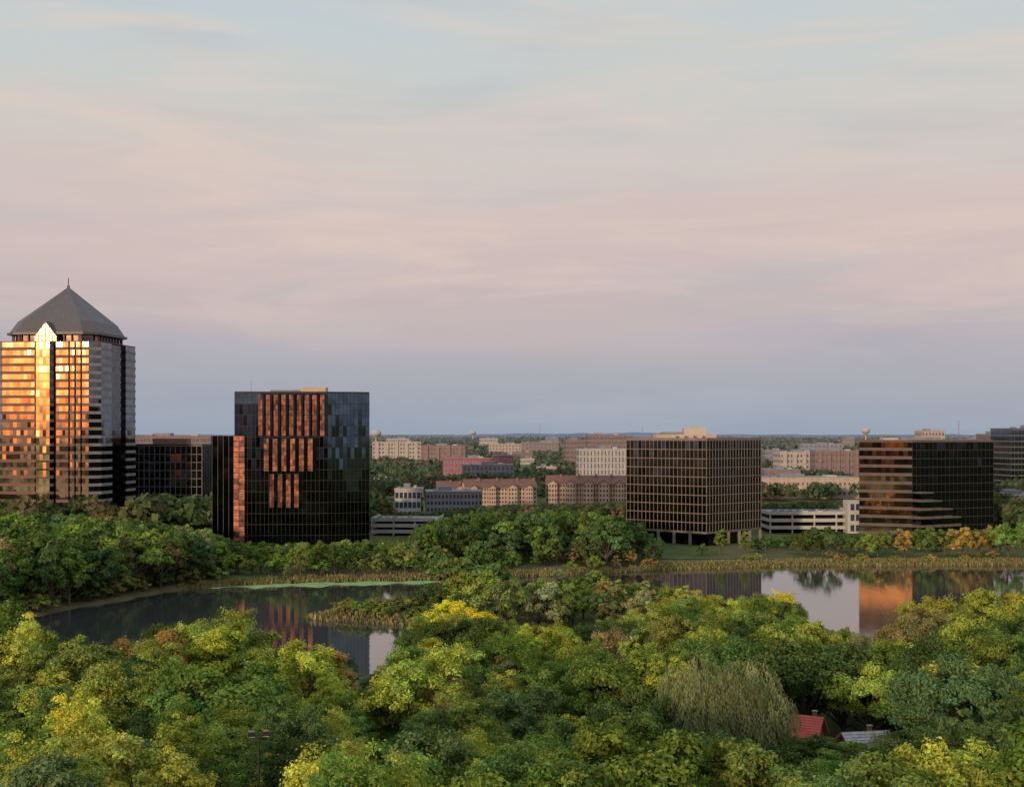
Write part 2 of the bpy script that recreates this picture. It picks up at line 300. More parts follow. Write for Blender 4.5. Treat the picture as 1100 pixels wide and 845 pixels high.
# ------------------------------------------------------------------ bronze gridded office
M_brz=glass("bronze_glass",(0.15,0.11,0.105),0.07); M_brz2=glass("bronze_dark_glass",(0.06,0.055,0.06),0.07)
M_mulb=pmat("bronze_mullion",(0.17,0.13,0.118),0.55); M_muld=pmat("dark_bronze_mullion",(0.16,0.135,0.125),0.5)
def midoffice():
    e=empty("bronze_glass_office"); d=495; z0=2; z1=ZT(473,d); cx=U(759,d)
    a=math.radians(42); L1=35.5;L2=34
    C=(cx,d); A=(cx-L1*math.cos(a),d+L1*math.sin(a)); B=(cx+L2*math.cos(math.radians(46)),d+L2*math.sin(math.radians(46)))
    D=(A[0]+B[0]-C[0],A[1]+B[1]-C[1]); cc=((A[0]+B[0])/2,(A[1]+B[1])/2); FOOT.append((*cc,29))
    sh=lambda p,k:(cc[0]+(p[0]-cc[0])*k,cc[1]+(p[1]-cc[1])*k)
    zg=z0+4.8
    mb=MB(); mb.prism([sh(p,.97) for p in (A,C,B,D)],zg,z1-.1,M_dark,M_groof); mb.prism([sh(p,.84) for p in (A,C,B,D)],z0,zg,M_brz2)
    mb.prism([sh(p,1.0) for p in (A,C,B,D)],zg-.6,zg-.01,M_muld); mb.obj("core",e)
    mb=MB(); g=lambda u,v:(M_brz if random.random()<.85 else M_brz2)
    facade(mb,A,C,zg,z1,10,20,M_brz,M_brz,M_mulb,0,.03,.18,.16,.008,g); facade(mb,C,B,zg,z1,10,19,M_brz2,M_brz2,M_muld,0,.03,.18,.16,.008)  # lit left face gets lighter glass, right face darker: shading put into colour
    facade(mb,B,D,zg,z1,10,20,M_brz,M_brz,M_mulb,0,.03,.15,.16); facade(mb,D,A,zg,z1,10,19,M_brz,M_brz,M_mulb,0,.03,.15,.16)
    for f in range(11):
        z=zg+f*(z1-zg)/10
        for p,q,m in ((A,C,M_mulb),(C,B,M_muld)):
            c0=((p[0]+q[0])/2,(p[1]+q[1])/2); mb.box(c0[0],c0[1],z-.13,z+.13,math.hypot(q[0]-p[0],q[1]-p[1])-.05,.4,m,rot=math.atan2(q[1]-p[1],q[0]-p[0]))
    mb.obj("curtain_wall",e)
    mb=MB(); mb.prism([sh(p,1.008) for p in (A,C,B,D)],z1,z1+.9,M_mulb,M_groof)
    for k in range(6):
        for p,q in ((A,C),(C,B)):
            x=p[0]+(q[0]-p[0])*k/5;y=p[1]+(q[1]-p[1])*k/5; x,y=sh((x,y),.985); mb.box(x,y,z0,zg-.6,1.0,1.0,M_muld)
    mb.box(cc[0]-4,cc[1]-4,z1+.9,z1+2.2,22,12,M_beige); mb.box(cc[0]+0,cc[1],z1+2.2,z1+4.4,8,7,M_cream); mb.box(cc[0]-8,cc[1],z1+2.2,z1+3.0,8,6,M_gray); mb.box(cc[0]-12,cc[1]+6,z1+.9,z1+1.9,6,6,M_gray)
    for k in range(4): mb.box(cc[0]-9+k*3.2,cc[1]-12,z1+.9,z1+1.8,1.6,1.6,M_white)
    mb.box(cc[0]+1,cc[1]-2,z1+4.4,z1+5.2,3,2,M_white); mb.obj("penthouse",e)
midoffice()
# ------------------------------------------------------------------ terraced striped office
M_sp=pmat("tan_precast",(0.10,0.077,0.073)); M_sg=glass("striped_glass",(0.36,0.27,0.22),0.05)
def rightoffice():
    e=empty("terraced_glass_office"); d=545; z0=2; z1=ZT(475,d); cx=U(980,d)
    A=(U(924,d+8),d+9.5); C=(cx,d); B=(U(1068,d+16),d+17)
    D=(A[0]+B[0]-C[0],A[1]+B[1]-C[1]); cc=((A[0]+B[0])/2,(A[1]+B[1])/2); FOOT.append((cc[0],cc[1]+4,32))
    sh=lambda p,k:(cc[0]+(p[0]-cc[0])*k,cc[1]+(p[1]-cc[1])*k)
    D=(D[0]+4,D[1]+12)
    mb=MB(); mb.prism([sh(p,.97) for p in (A,C,B,D)],z0,z1-.1,M_dark,M_groof); mb.obj("core",e)
    mb=MB(); fz=(z1-z0)/11; facade(mb,A,C,z0,z1-4*fz,7,12,M_sg,M_sp,None,.36,.2,tilt=.003); facade(mb,A,C,z1-4*fz,z1,4,12,M_brz2,M_sp,None,.36,.2)
    facade(mb,C,B,z0,z1,11,20,M_bg,M_blk,M_blk,0.12,.06,.12,.1,.006,lambda u,v:M_brz2 if (v>.9 or random.random()<.3) else M_bg)
    facade(mb,B,D,z0,z1,11,12,M_bg,M_sp,None,.3,.15); facade(mb,D,A,z0,z1,11,12,M_sg,M_sp,None,.42,.2); mb.obj("curtain_wall",e)
    mb=MB(); t=np.array((B[0]-C[0],B[1]-C[1]));t/=np.linalg.norm(t); n=np.array((t[1],-t[0])); fh=(z1-z0)/11
    for k,(l0,l1,fl,dp) in enumerate(((0,6,5,5.0),(6,11,4,4.2),(11,17,3,3.4),(17,22,2,2.6))):
        c0=np.array(C); a=c0+t*l0;b=c0+t*l1; zt=z0+fl*fh
        a2=a+n*dp;b2=b+n*dp
        mb.prism([tuple(a2-n*.3+t*.3),tuple(b2-n*.3-t*.3),tuple(b),tuple(a)],z0,zt-.05,M_dark,M_groof)
        facade(mb,a2,b2,z0,zt,fl,max(2,int((l1-l0)/1.5)),M_brz2,M_sp,None,.32,.2); facade(mb,b2,b,z0,zt,fl,3,M_brz2,M_sp,None,.32,.2); facade(mb,a,a2,z0,zt,fl,3,M_brz2,M_sp,None,.32,.2)
        mb.prism([tuple(a2+n*.25),tuple(b2+n*.25),tuple(b+n*.3),tuple(a+n*.3)],zt,zt+.5,M_sp,M_groof)
    mb.obj("terraces",e)
    mb=MB(); mb.prism([sh(p,1.006) for p in (A,C,B,D)],z1,z1+.9,M_sp,M_groof); mb.box(cc[0]-2,cc[1]+6,z1+.9,z1+2.0,16,10,M_gray); mb.box(cc[0]-12,cc[1]+8,z1+.9,z1+1.7,8,6,M_cream); mb.obj("roof",e)
rightoffice()
# ------------------------------------------------------------------ generic background buildings
def wins(mb,p0,p1,z0,z1,nf,nc,wm,fw=.5,fhh=.5):
    p0=np.array(p0,float);p1=np.array(p1,float);L=np.linalg.norm(p1-p0);t=(p1-p0)/L;n=np.array((t[1],-t[0]))*.06;fh=(z1-z0)/nf;w=L/nc
    for f in range(nf):
        for c in range(nc):
            a=p0+t*(w*(c+.5-fw/2))+n;b=p0+t*(w*(c+.5+fw/2))+n; za=z0+fh*(f+.5-fhh/2);zb=za+fh*fhh
            mb.poly([(*a,za),(*b,za),(*b,zb),(*a,zb)],wm)
def gb(name,px0,px1,d,ytop,dep,wall,nf,nc,rot=0.0,fw=.5,fhh=.5,wm=None,z0=2,roof=None,pent=True,bays=0):
    e=empty(name); x0=U(px0,d);x1=U(px1,d); W=x1-x0; z1=ZT(ytop,d); T=frame((x0+x1)/2,d,rot)
    wall=hazed(wall,d); wm=hazed(wm or M_dwin,d); gr=hazed(M_groof,d); gy=hazed(M_gray,d); wh=hazed(M_white,d)
    c=T(0,dep/2); FOOT.append((c[0],c[1],math.hypot(W,dep)/2*0.8 if W<60 else W*.3))
    if W>=60:
        for k in (-.33,.33): q=T(k*W,dep/2); FOOT.append((q[0],q[1],W*.22))
    mb=MB(); P=[T(-W/2,0),T(W/2,0),T(W/2,dep),T(-W/2,dep)]; mb.prism(P,z0,z1,wall,gr)
    o=[T(-W/2-.2,-.2),T(W/2+.2,-.2),T(W/2+.2,dep+.2),T(-W/2-.2,dep+.2)]; mb.prism(o,z1,z1+.7,wall,gr)
    for k in range(bays):
        u=-W/2+W*(k+.5)/bays; q=T(u,-.6); mb.box(q[0],q[1],z0,z1-1.2 if k%2 else z1+1.2,W/bays*.35,1.2,wall,rot=rot)
    mb.obj("walls",e); mb=MB()
    wins(mb,P[0],P[1],z0+.5,z1-.3,nf,nc,wm,fw,fhh); k=max(2,int(nc*dep/W)); wins(mb,P[1],P[2],z0+.5,z1-.3,nf,k,wm,fw,fhh); wins(mb,P[3],P[0],z0+.5,z1-.3,nf,k,wm,fw,fhh); mb.obj("windows",e)
    if pent:
        mb=MB(); q=T(-W*random.uniform(-.2,.2),dep*.5); mb.box(q[0],q[1],z1+.7,z1+2.6,W*.24,dep*.4,gy,rot=rot); q=T(W*.25,dep*.4); mb.box(q[0],q[1],z1+.7,z1+1.8,W*.1,dep*.3,wh,rot=rot); q=T(-W*.33,dep*.3); mb.box(q[0],q[1],z1+.7,z1+1.5,W*.05,dep*.2,gy,rot=rot); mb.obj("rooftop_units",e)
    return e
def gabled(name,px0,px1,d,ytop,dep,wall,roofm,nf,ng,rot=0.0):
    e=empty(name); x0=U(px0,d);x1=U(px1,d);W=x1-x0;zr=ZT(ytop,d);z0=2;ze=zr-4.2;T=frame((x0+x1)/2,d,rot)
    for k in (-.33,0,.33): q=T(k*W,dep/2);FOOT.append((q[0],q[1],max(W*.2,dep*.6)))
    mb=MB();mb.prism([T(-W/2,0),T(W/2,0),T(W/2,dep),T(-W/2,dep)],z0,ze,wall)
    for s in (-W/2,W/2): mb.poly([(*T(s,0),ze),(*T(s,dep),ze),(*T(s,dep/2),zr)],wall)
    cs=[];g=W/ng
    for k in range(ng): cs.append((-W/2+g*(k+.5)+random.uniform(-.1,.1)*g,g*random.choice((.2,.3,.26))))
    for u,h in cs: mb.prism([T(u-h,-3),T(u+h,-3),T(u+h,-.01),T(u-h,-.01)],z0,ze,wall); mb.poly([(*T(u-h,-3),ze),(*T(u+h,-3),ze),(*T(u,-3),ze+h*.75)],wall)
    mb.obj("walls",e)
    mb=MB(); o=.6
    mb.poly([(*T(-W/2-o,-o),ze-.2),(*T(W/2+o,-o),ze-.2),(*T(W/2+o,dep/2),zr+.1),(*T(-W/2-o,dep/2),zr+.1)],roofm); mb.poly([(*T(-W/2-o,dep+o),ze-.2),(*T(W/2+o,dep+o),ze-.2),(*T(W/2+o,dep/2),zr+.1),(*T(-W/2-o,dep/2),zr+.1)],roofm)
    for u,h in cs:
        zz=ze+h*.75;h=h+.4
        for s in (-1,1): mb.poly([(*T(u+s*h,-3.6),ze-.1),(*T(u,-3.6),zz+.1),(*T(u,4),zz+.1),(*T(u+s*h,4),ze-.1)],roofm)
        q=T(u+g*.4,dep*.35); mb.box(q[0],q[1],ze+1,zr+.8,1.2,1.0,M_brick)
    mb.obj("roof",e)
    mb=MB()
    wins(mb,T(-W/2,0),T(W/2,0),z0,ze,nf,ng*6,M_dwin,.45,.5)
    for u,h in cs: wins(mb,T(u-h,-3.0),T(u+h,-3.0),z0,ze,nf,3,M_dwin,.45,.5)
    wins(mb,T(-W/2,dep),T(-W/2,0),z0,ze,nf,6,M_dwin,.4,.5); mb.obj("windows",e)
gb("brick_office_block",146,226,1000,469,30,M_brick,8,20,0.02,fw=.7)
gb("apartment_building",400,452,1650,475,22,M_cream,6,16,.08,bays=5)
gb("apartment_building",452,500,1500,479,20,M_brick,5,14,-.08,bays=4)
gb("apartment_building",525,560,2100,477,22,M_beige,5,10,0)
gb("red_panel_building",476,530,1000,493,24,M_red,5,16,.06,wm=M_blue,fw=.45)
gb("red_panel_building",530,551,990,490,20,M_red,6,6,.06,wm=M_blue,fw=.4)
gb("gray_panel_building",497,552,950,500,18,M_gray,5,12,.06)
gb("brown_office_building",608,640,1350,473,30,M_brick,7,8,.04,fw=.8,fhh=.45)
gb("brown_office_building",632,673,1300,468,30,M_brick,9,10,.04,fw=.8,fhh=.45)
gb("white_office_building",622,675,900,483,22,M_white,7,14,.05,fw=.3,fhh=.75)
gb("gray_school_building",458,518,640,529,22,M_gray,4,15,.08,fw=.5)
gb("gray_glass_building",424,452,640,526,18,M_white,3,6,.0,wm=M_blue,fw=.75,fhh=.6)
gabled("gabled_senior_residence",500,577,745,515,18,M_beige,M_broof,5,4,.16)
gabled("gabled_senior_residence",586,676,760,511,18,M_beige,M_broof,5,5,-.12)
gabled("gabled_senior_residence",470,502,800,517,16,M_beige,M_broof,4,2,.1)
gb("apartment_building",838,880,1150,486,24,M_cream,5,12,.06,bays=4)
gb("apartment_building",876,925,1100,485,24,M_brick,5,14,-.03,bays=5)
gb("long_retail_building",815,925,850,514,40,M_beige,2,22,.0,fw=.4,fhh=.3)
gb("long_retail_building",822,860,1000,505,30,M_brick,2,10,.0)
gb("brown_office_building",1064,1086,1000,467,28,M_brick,10,6,.04,fw=.8,fhh=.4)
gb("blue_glass_office",1085,1140,845,461,28,M_mulg,12,14,.1,wm=M_bg2,fw=.9,fhh=.75)
gb("long_retail_building",1074,1130,640,533,26,M_beige,2,9,.05,fw=.5,fhh=.4)
gb("apartment_building",1030,1058,1700,472,24,M_brick,5,10,.04)
gb("low_office_building",990,1015,1500,463,24,M_beige,7,7,.04)
gb("low_office_building",-30,4,720,482,24,M_gray,8,8,.04)
gb("low_office_building",222,232,720,497,14,M_cream,5,3,.04)
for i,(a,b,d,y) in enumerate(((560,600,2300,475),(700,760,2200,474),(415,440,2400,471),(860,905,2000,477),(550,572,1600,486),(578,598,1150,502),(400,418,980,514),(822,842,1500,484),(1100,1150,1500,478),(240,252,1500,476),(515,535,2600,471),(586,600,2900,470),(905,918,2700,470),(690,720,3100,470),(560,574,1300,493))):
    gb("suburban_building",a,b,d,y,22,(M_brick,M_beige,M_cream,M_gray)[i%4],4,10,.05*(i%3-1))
# parking ramps
def ramp(name,px0,px1,d,ytop,dep,lev,rot,stair=True):
    e=empty(name);x0=U(px0,d);x1=U(px1,d);W=x1-x0;z1=ZT(ytop,d);z0=2;T=frame((x0+x1)/2,d,rot);fh=(z1-z0)/lev
    for k in (-.3,0,.3): q=T(k*W,dep/2);FOOT.append((q[0],q[1],dep*.6))
    mb=MB()
    for f in range(1,lev+1):
        z=z0+f*fh-.5; q=T(0,dep/2); mb.box(q[0],q[1],z-.8,z-.3,W-.7,dep-.7,M_groof,rot=rot)
        q=T(0,0);mb.box(q[0],q[1],z-.9,z+.5,W,.3,M_white,rot=rot);q=T(W/2-.15,dep/2);mb.box(q[0],q[1],z-.89,z+.49,.3,dep-.5,M_white,rot=rot);q=T(-W/2+.15,dep/2);mb.box(q[0],q[1],z-.89,z+.49,.3,dep-.5,M_white,rot=rot)
    mb.obj("decks",e);mb=MB()
    n=max(3,int(W/8))
    for k in range(n+1):
        q=T(-W/2+.5+(W-1)*k/n,.38);mb.box(q[0],q[1],z0-1,z1-1,.6,.35,M_white,rot=rot)
    q=T(0,dep*.6);mb.box(q[0],q[1],z0-1,z1-1.4,W*.9,dep*.5,M_dark,rot=rot); mb.obj("columns",e)
    if stair:
        mb=MB();q=T(W/2-3,-.5);mb.box(q[0],q[1],z0,z1+4.5,6,7,M_white,rot=rot); a=T(W/2-5.2,-4.0);b=T(W/2-.8,-4.0);wins(mb,a,b,z0,z1+4,lev,2,M_blue,.7,.6);mb.obj("stair_tower",e)
    return T,W,z1
pk=[ramp("parking_ramp",826,924,560,549,30,3,.03),ramp("parking_ramp",398,470,545,556,26,3,-.05,False)]
# ------------------------------------------------------------------ cars
def carmesh(col):
    mb=MB();P=pmat("car_paint",col,.3,.2,.02,spec=.5)
    prof=[(-2.2,.35),(2.2,.35),(2.25,.75),(1.3,.92),(.75,1.42),(-1.0,1.45),(-1.75,.98),(-2.25,.9)]
    for s in (-1,1): mb.poly([(x,s*(.88 if z<1 else .7),z) for x,z in (prof if s>0 else prof[::-1])],P)
    for i in range(len(prof)):
        a=prof[i];b=prof[(i+1)%len(prof)];ya=.88 if a[1]<1 else .7;yb=.88 if b[1]<1 else .7
        m=M_dwin if (a[1]>=.9 and b[1]>=.9 and abs(a[1]-b[1])>.3) else P
        mb.poly([(a[0],-ya,a[1]),(b[0],-yb,b[1]),(b[0],yb,b[1]),(a[0],ya,a[1])],m)
    for s in (-1,1): mb.poly([(1.1,s*.84,.98),(.68,s*.735,1.36),(-.95,s*.735,1.38),(-1.5,s*.84,1.0)],M_dwin)
    for x in (-1.35,1.35):
        for s in (-1,1):
            c=[(x+.33*math.cos(t*math.pi/6),s*.9,.33+.33*math.sin(t*math.pi/6)) for t in range(12)];mb.poly(c,M_blk);c2=[(p[0],s*.7,p[2]) for p in c]
            for i in range(12): mb.poly([c[i],c[(i+1)%12],c2[(i+1)%12],c2[i]],M_blk)
    me=mb.obj("tmp"); m=me.data; bpy.data.objects.remove(me); return m
cm=[carmesh(c) for c in ((.6,.6,.6),(.05,.06,.08),(.3,.03,.03),(.2,.22,.25),(.05,.1,.25))]
def car(x,y,z,r,i): o=link(bpy.data.objects.new("parked_car",cm[i%5])); o.location=(x,y,z); o.rotation_euler=(0,0,r)
for k,(T,W,z1) in enumerate(pk):
    for i in range(int(W/3)-3):
        if random.random()<.65: q=T(-W/2+3+i*3,4); car(q[0],q[1],z1-.8,math.pi/2,random.randrange(5))
# ------------------------------------------------------------------ lake shape and terrain
LAKE=np.array([(-107,322),(-96,352),(-88,376),(-62,392),(-20,402),(15,412),(50,430),(90,441),(160,444),(260,442),(340,430),(340,270),(200,245),(120,242),(95,255),(78,275),(68,300),(62,335),(50,355),(30,366),(10,362),(2,350),(-5,337),(-25,337),(-42,328),(-46,316),(-25,306),(-8,302),(-10,285),(-18,250),(-40,230),(-80,240),(-122,262),(-128,290)],float)
def sdist(px,py,poly=LAKE):
    px=np.asarray(px,float);py=np.asarray(py,float);best=np.full(px.shape,1e18);ins=np.zeros(px.shape,bool)
    n=len(poly)
    for i in range(n):
        a=poly[i];b=poly[(i+1)%n];e=b-a;wx=px-a[0];wy=py-a[1];t=np.clip((wx*e[0]+wy*e[1])/(e@e),0,1)
        dd=(wx-e[0]*t)**2+(wy-e[1]*t)**2;best=np.minimum(best,dd)
        c=((a[1]>py)!=(b[1]>py));xx=a[0]+(py-a[1])/(b[1]-a[1]+1e-12)*(b[0]-a[0])
        ins^=(c&(px<xx))
    return np.where(ins,-1,1)*np.sqrt(best)
def sm(a,b,x): t=np.clip((x-a)/(b-a),0,1); return t*t*(3-2*t)
def hz(x,y):
    x=np.asarray(x,float);y=np.asarray(y,float)
    s=sdist(x,y)+1.6*np.sin(x*.21+1)*np.cos(y*.17)+1.0*np.sin(x*.53+y*.4)
    z=-1.6+2.5*sm(-4,5,s)+.9*sm(5,40,s)
    z+=0.25*np.sin(x*.09)*np.cos(y*.07)*sm(3,20,s)
    z+=9*(1-sm(60,190,np.hypot(x,y)))*(s>0)
    return z
xs=np.concatenate([[-30000,-12000,-5000,-2500,-1400,-900,-600,-420],np.arange(-300,301,3.0),[420,600,900,1400,2500,5000,12000,30000]])
ys=np.concatenate([[-30000,-8000,-2000,-600,-200,0],np.arange(40,200,10),np.arange(200,470,3.0),np.arange(480,700,12),[760,900,1200,1700,2500,4000,7000,12000,30000]])
GX,GY=np.meshgrid(xs,ys);GZ=hz(GX,GY)
def gridmesh(name,X,Y,Z,mat):
    r,c=X.shape;v=np.stack([X,Y,Z],-1).reshape(-1,3);i=np.arange(r*c).reshape(r,c)
    q=np.stack([i[:-1,:-1],i[:-1,1:],i[1:,1:],i[1:,:-1]],-1).reshape(-1,4)
    return arrmesh(name,v,q,[mat],None,None,True)
def arrmesh(name,v,q,mats,mi=None,tint=None,smooth=False):
    me=bpy.data.meshes.new(name);me.vertices.add(len(v));me.vertices.foreach_set('co',np.ascontiguousarray(v,np.float32).ravel())
    me.loops.add(len(q)*4);me.loops.foreach_set('vertex_index',np.ascontiguousarray(q,np.int32).ravel())
    me.polygons.add(len(q));me.polygons.foreach_set('loop_start',np.arange(len(q),dtype=np.int32)*4)
    for m in mats: me.materials.append(m)
    if mi is not None: me.polygons.foreach_set('material_index',np.asarray(mi,np.int32))
    me.update(calc_edges=True)
    if smooth: me.polygons.foreach_set('use_smooth',np.ones(len(q),bool))
    if tint is not None:
        a=me.attributes.new('tint','FLOAT_COLOR','POINT');a.data.foreach_set('color',np.ascontiguousarray(tint,np.float32).ravel())
    return me
def gmat():
    m=bpy.data.materials.new("grass_ground");m.use_nodes=True;N=NT(m.node_tree);b=m.node_tree.nodes['Principled BSDF'];b.inputs['Roughness'].default_value=.95;b.inputs['Specular IOR Level'].default_value=.1
    g=N.n('ShaderNodeNewGeometry');n1=N.n('ShaderNodeTexNoise');n1.inputs['Scale'].default_value=.03;n1.inputs['Detail'].default_value=8;N.l(g.outputs['Position'],n1.inputs['Vector'])
    n2=N.n('ShaderNodeTexNoise');n2.inputs['Scale'].default_value=.9;n2.inputs['Detail'].default_value=4;N.l(g.outputs['Position'],n2.inputs['Vector'])
    c=N.ramp(n1.outputs[0],[(.3,(.045,.065,.02)),(.5,(.09,.115,.035)),(.62,(.15,.13,.065)),(.8,(.08,.1,.04))])
    c=N.mix(N.math('MULTIPLY',n2.outputs[0],.5),c,(.035,.045,.018),'MIX')
    s=N.n('ShaderNodeSeparateXYZ');N.l(g.outputs['Position'],s.inputs[0])
    mud=N.ramp(s.outputs[2],[(.0,(1,1,1)),(.9,(1,1,1)),(1.0,(0,0,0))],'LINEAR')
    N.l(N.mix(N.math('MULTIPLY',mud,.6),c,(.13,.1,.06)),b.inputs['Base Color']);return m
link(bpy.data.objects.new("ground",gridmesh("ground",GX,GY,GZ,gmat())))
def wmat():
    m=bpy.data.materials.new("lake_water");m.use_nodes=True;N=NT(m.node_tree);b=m.node_tree.nodes['Principled BSDF']
    b.inputs['Base Color'].default_value=(.03,.035,.035,1);b.inputs['Roughness'].default_value=.03;b.inputs['IOR'].default_value=1.5;b.inputs['Specular IOR Level'].default_value=.8
    g=N.n('ShaderNodeNewGeometry');mp=N.n('ShaderNodeMapping');N.l(g.outputs['Position'],mp.inputs[0]);mp.inputs['Scale'].default_value=(.35,1.1,1)
    n=N.n('ShaderNodeTexNoise');n.inputs['Scale'].default_value=1.0;n.inputs['Detail'].default_value=3;N.l(mp.outputs[0],n.inputs['Vector'])
    bp=N.n('ShaderNodeBump');bp.inputs['Strength'].default_value=.5;bp.inputs['Distance'].default_value=.024;N.l(n.outputs[0],bp.inputs['Height']);N.l(bp.outputs[0],b.inputs['Normal']);return m
mb=MB();mb.poly([(-400,190,0),(500,190,0),(500,470,0),(-400,470,0)],wmat());mb.obj("lake_water")
def algae():
    M=pmat("algae",(.2,.32,.12),.9,var=.3,scale=.5);n=120;v=[];q=[]
    for i in range(n+1):
        u=i/n;x=-86+70*u;c0=374+16*u;c1=390+10.5*u
        w=math.sin(math.pi*min(1,max(0,u)))**.35
        mid_=(c0+c1)/2;hh=(c1-c0)/2*w*(.8+.3*math.sin(u*31)+.15*math.sin(u*77+2)); v+=[(x,mid_-hh*(1 if u<.9 else .7)+math.sin(u*50),.006),(x,mid_+hh,.006)]
    q=[(2*i,2*i+2,2*i+3,2*i+1) for i in range(n)]
    link(bpy.data.objects.new("algae_mat",arrmesh("algae_mat",np.array(v),np.array(q),[M])))
algae()
M_asph=pmat("asphalt",(.09,.088,.085),.9)
mb=MB()
pp=[(x,452+3*math.sin(x*.03)) for x in range(40,330,6)]
for a,b in zip(pp,pp[1:]):
    za=float(hz(*a))+.12;zb=float(hz(*b))+.12;mb.poly([(a[0],a[1]-1.5,za),(b[0],b[1]-1.5,zb),(b[0],b[1]+1.5,zb),(a[0],a[1]+1.5,za)],M_asph)
mb.obj("footpath")
# ------------------------------------------------------------------ foliage
def unit(a): return a/np.maximum(1e-9,np.linalg.norm(a,axis=-1,keepdims=True))
def leafquads(c,n,size,asp=.55):
    k=len(c);r=rng.normal(size=(k,3));t=unit(np.cross(n,r));b=np.cross(n,t);s=(size*rng.uniform(.6,1.35,k))[:,None]
    v=np.stack([c+t*s,c+b*s*asp,c-t*s,c-b*s*asp],1).reshape(-1,3);q=np.arange(4*k).reshape(k,4);return v,q
def tube(p0,p1,r0,r1,seg=6,k=3,bend=0.0):
    p0=np.array(p0,float);p1=np.array(p1,float);ax=unit(p1-p0);a=unit(np.cross(ax,[0.3,.9,.1]));b=np.cross(ax,a);vs=[]
    for i in range(k+1):
        u=i/k;c=p0+(p1-p0)*u+a*bend*math.sin(u*math.pi);r=r0+(r1-r0)*u
        for j in range(seg): th=2*math.pi*j/seg;vs.append(c+(a*math.cos(th)+b*math.sin(th))*r)
    q=[(i*seg+j,i*seg+(j+1)%seg,(i+1)*seg+(j+1)%seg,(i+1)*seg+j) for i in range(k) for j in range(seg)];return np.array(vs),np.array(q)
HTS={}
def treemesh(name,Ht,R,base,nlobe,cpl,lpc,ls,shape='round',willow=False,pt=.35):
    """crown = limb lobes -> twig clumps -> leaves"""
    V=[];Q=[];MI=[];T=[];off=0
    def add(v,q,m,t):
        nonlocal off
        V.append(v);Q.append(q+off);MI.append(np.full(len(q),m));T.append(t);off+=len(v)
    ch=(Ht-base)/2;cz=base+ch
    a=np.arange(nlobe)*2.4+rng.uniform(-.4,.4,nlobe);zz=np.linspace(-.6,.75,nlobe)+rng.uniform(-.15,.15,nlobe)
    rad=np.sqrt(np.clip(1-zz**2,.05,1))*rng.uniform(.5,.78,nlobe)
    if shape=='tall': rad*=.8*(1-.25*zz)
    if shape=='spread': zz=zz*.8+.1; rad*=1.12
    LC=np.stack([np.cos(a)*rad*R,np.sin(a)*rad*R,cz+zz*ch*.85],-1);LR=rng.uniform(.3,.46,nlobe)*R; LV=rng.uniform(.8,1.25,nlobe)
    vert={'tall':1.5,'round':1.05,'spread':.75}[shape]
    v,q=tube((0,0,-.6),(rng.normal()*.2,rng.normal()*.2,cz),R*.07,R*.03,8,5,.15);add(v,q,1,np.ones((len(v),4)))
    for i in range(nlobe):
        h=base*.5+(LC[i,2]-base)*.35;v,q=tube((0,0,max(.5,h)),LC[i],R*.032,R*.012,5,4,R*.06);add(v,q,1,np.ones((len(v),4)))
    if willow:
        ns=2000;dd=unit(rng.normal(size=(ns,3)));dd[:,2]=np.abs(dd[:,2]);j=rng.integers(0,nlobe,ns)
        P=LC[j]*[1,1,1]+dd*(LR[j]*1.15)[:,None]*[1,1,.8]; L=rng.uniform(.2,.8,ns)*(P[:,2]-base*.6)*.75; k=26
        u=rng.uniform(0,1,(ns,k)); out=unit(dd*[1,1,0]+1e-6)
        c=P[:,None,:]+out[:,None,:]*(np.sqrt(u)*1.0)[...,None]+rng.normal(size=(ns,k,3))*.1; c[...,2]-=u*L[:,None]
        n=unit(out[:,None,:]*1.0+rng.normal(size=(ns,k,3))*.5+np.array([0,0,.35]));c=c.reshape(-1,3);n=n.reshape(-1,3)
        kk=len(c);t=unit(np.tile([0,0,1.],(kk,1))+rng.normal(size=(kk,3))*.25);b=unit(np.cross(n,t));s=(ls*rng.uniform(.6,1.4,kk))[:,None]
        v=np.stack([c+t*s,c+b*s*.32,c-t*s,c-b*s*.32],1).reshape(-1,3);q=np.arange(4*kk).reshape(kk,4)
        tt=np.repeat(np.repeat(rng.uniform(.65,1.3,ns)*LV[j],k),4);add(v,q,0,np.stack([tt,tt,tt,np.ones_like(tt)],-1))
    else:
        ctr=np.array([0,0,cz-.4*ch])
        for i in range(nlobe):
            dd=unit(rng.normal(size=(cpl,3)));dd[:,2]=np.where(dd[:,2]<-.45,-dd[:,2],dd[:,2])
            CC=LC[i]+dd*(LR[i]*rng.uniform(.45,1.15,cpl))[:,None]*[1,1,vert]; hueL=rng.normal(0,.06)
            for k in range(cpl):
                cr=LR[i]*rng.uniform(.26,.5);m=int(lpc*rng.uniform(.6,1.3));n0=unit(rng.normal(size=(m,3)));n0[:,2]=np.where(n0[:,2]<-.3,-n0[:,2]*.8,n0[:,2]);n0=unit(n0)
                rr=rng.uniform(.35,1.12,m); far=rng.random(m)<.12; rr=np.where(far,rr*1.35,rr)
                c=CC[k]+n0*(cr*rr)[:,None]*[1.1,1.1,.8+pt*.6]
                n=unit(n0*.9+unit(CC[k]-ctr)*.35+rng.normal(size=(m,3))*.5+np.array([0,0,.2]))
                v,q=leafquads(c,n,ls);g=LV[i]*rng.uniform(.8,1.2)*rng.uniform(.65,1.35,m);h=hueL+rng.normal(0,.08,m)
                t=np.stack([g*(1+h),g,g*(1-h*.8),np.ones(m)],-1);add(v,q,0,np.repeat(t,4,0))
    VV=np.concatenate(V); HTS[name]=float(np.percentile(VV[:,2],99.7))
    return arrmesh(name,VV,np.concatenate(Q),[M_leaf,M_bark],np.concatenate(MI),np.concatenate(T))
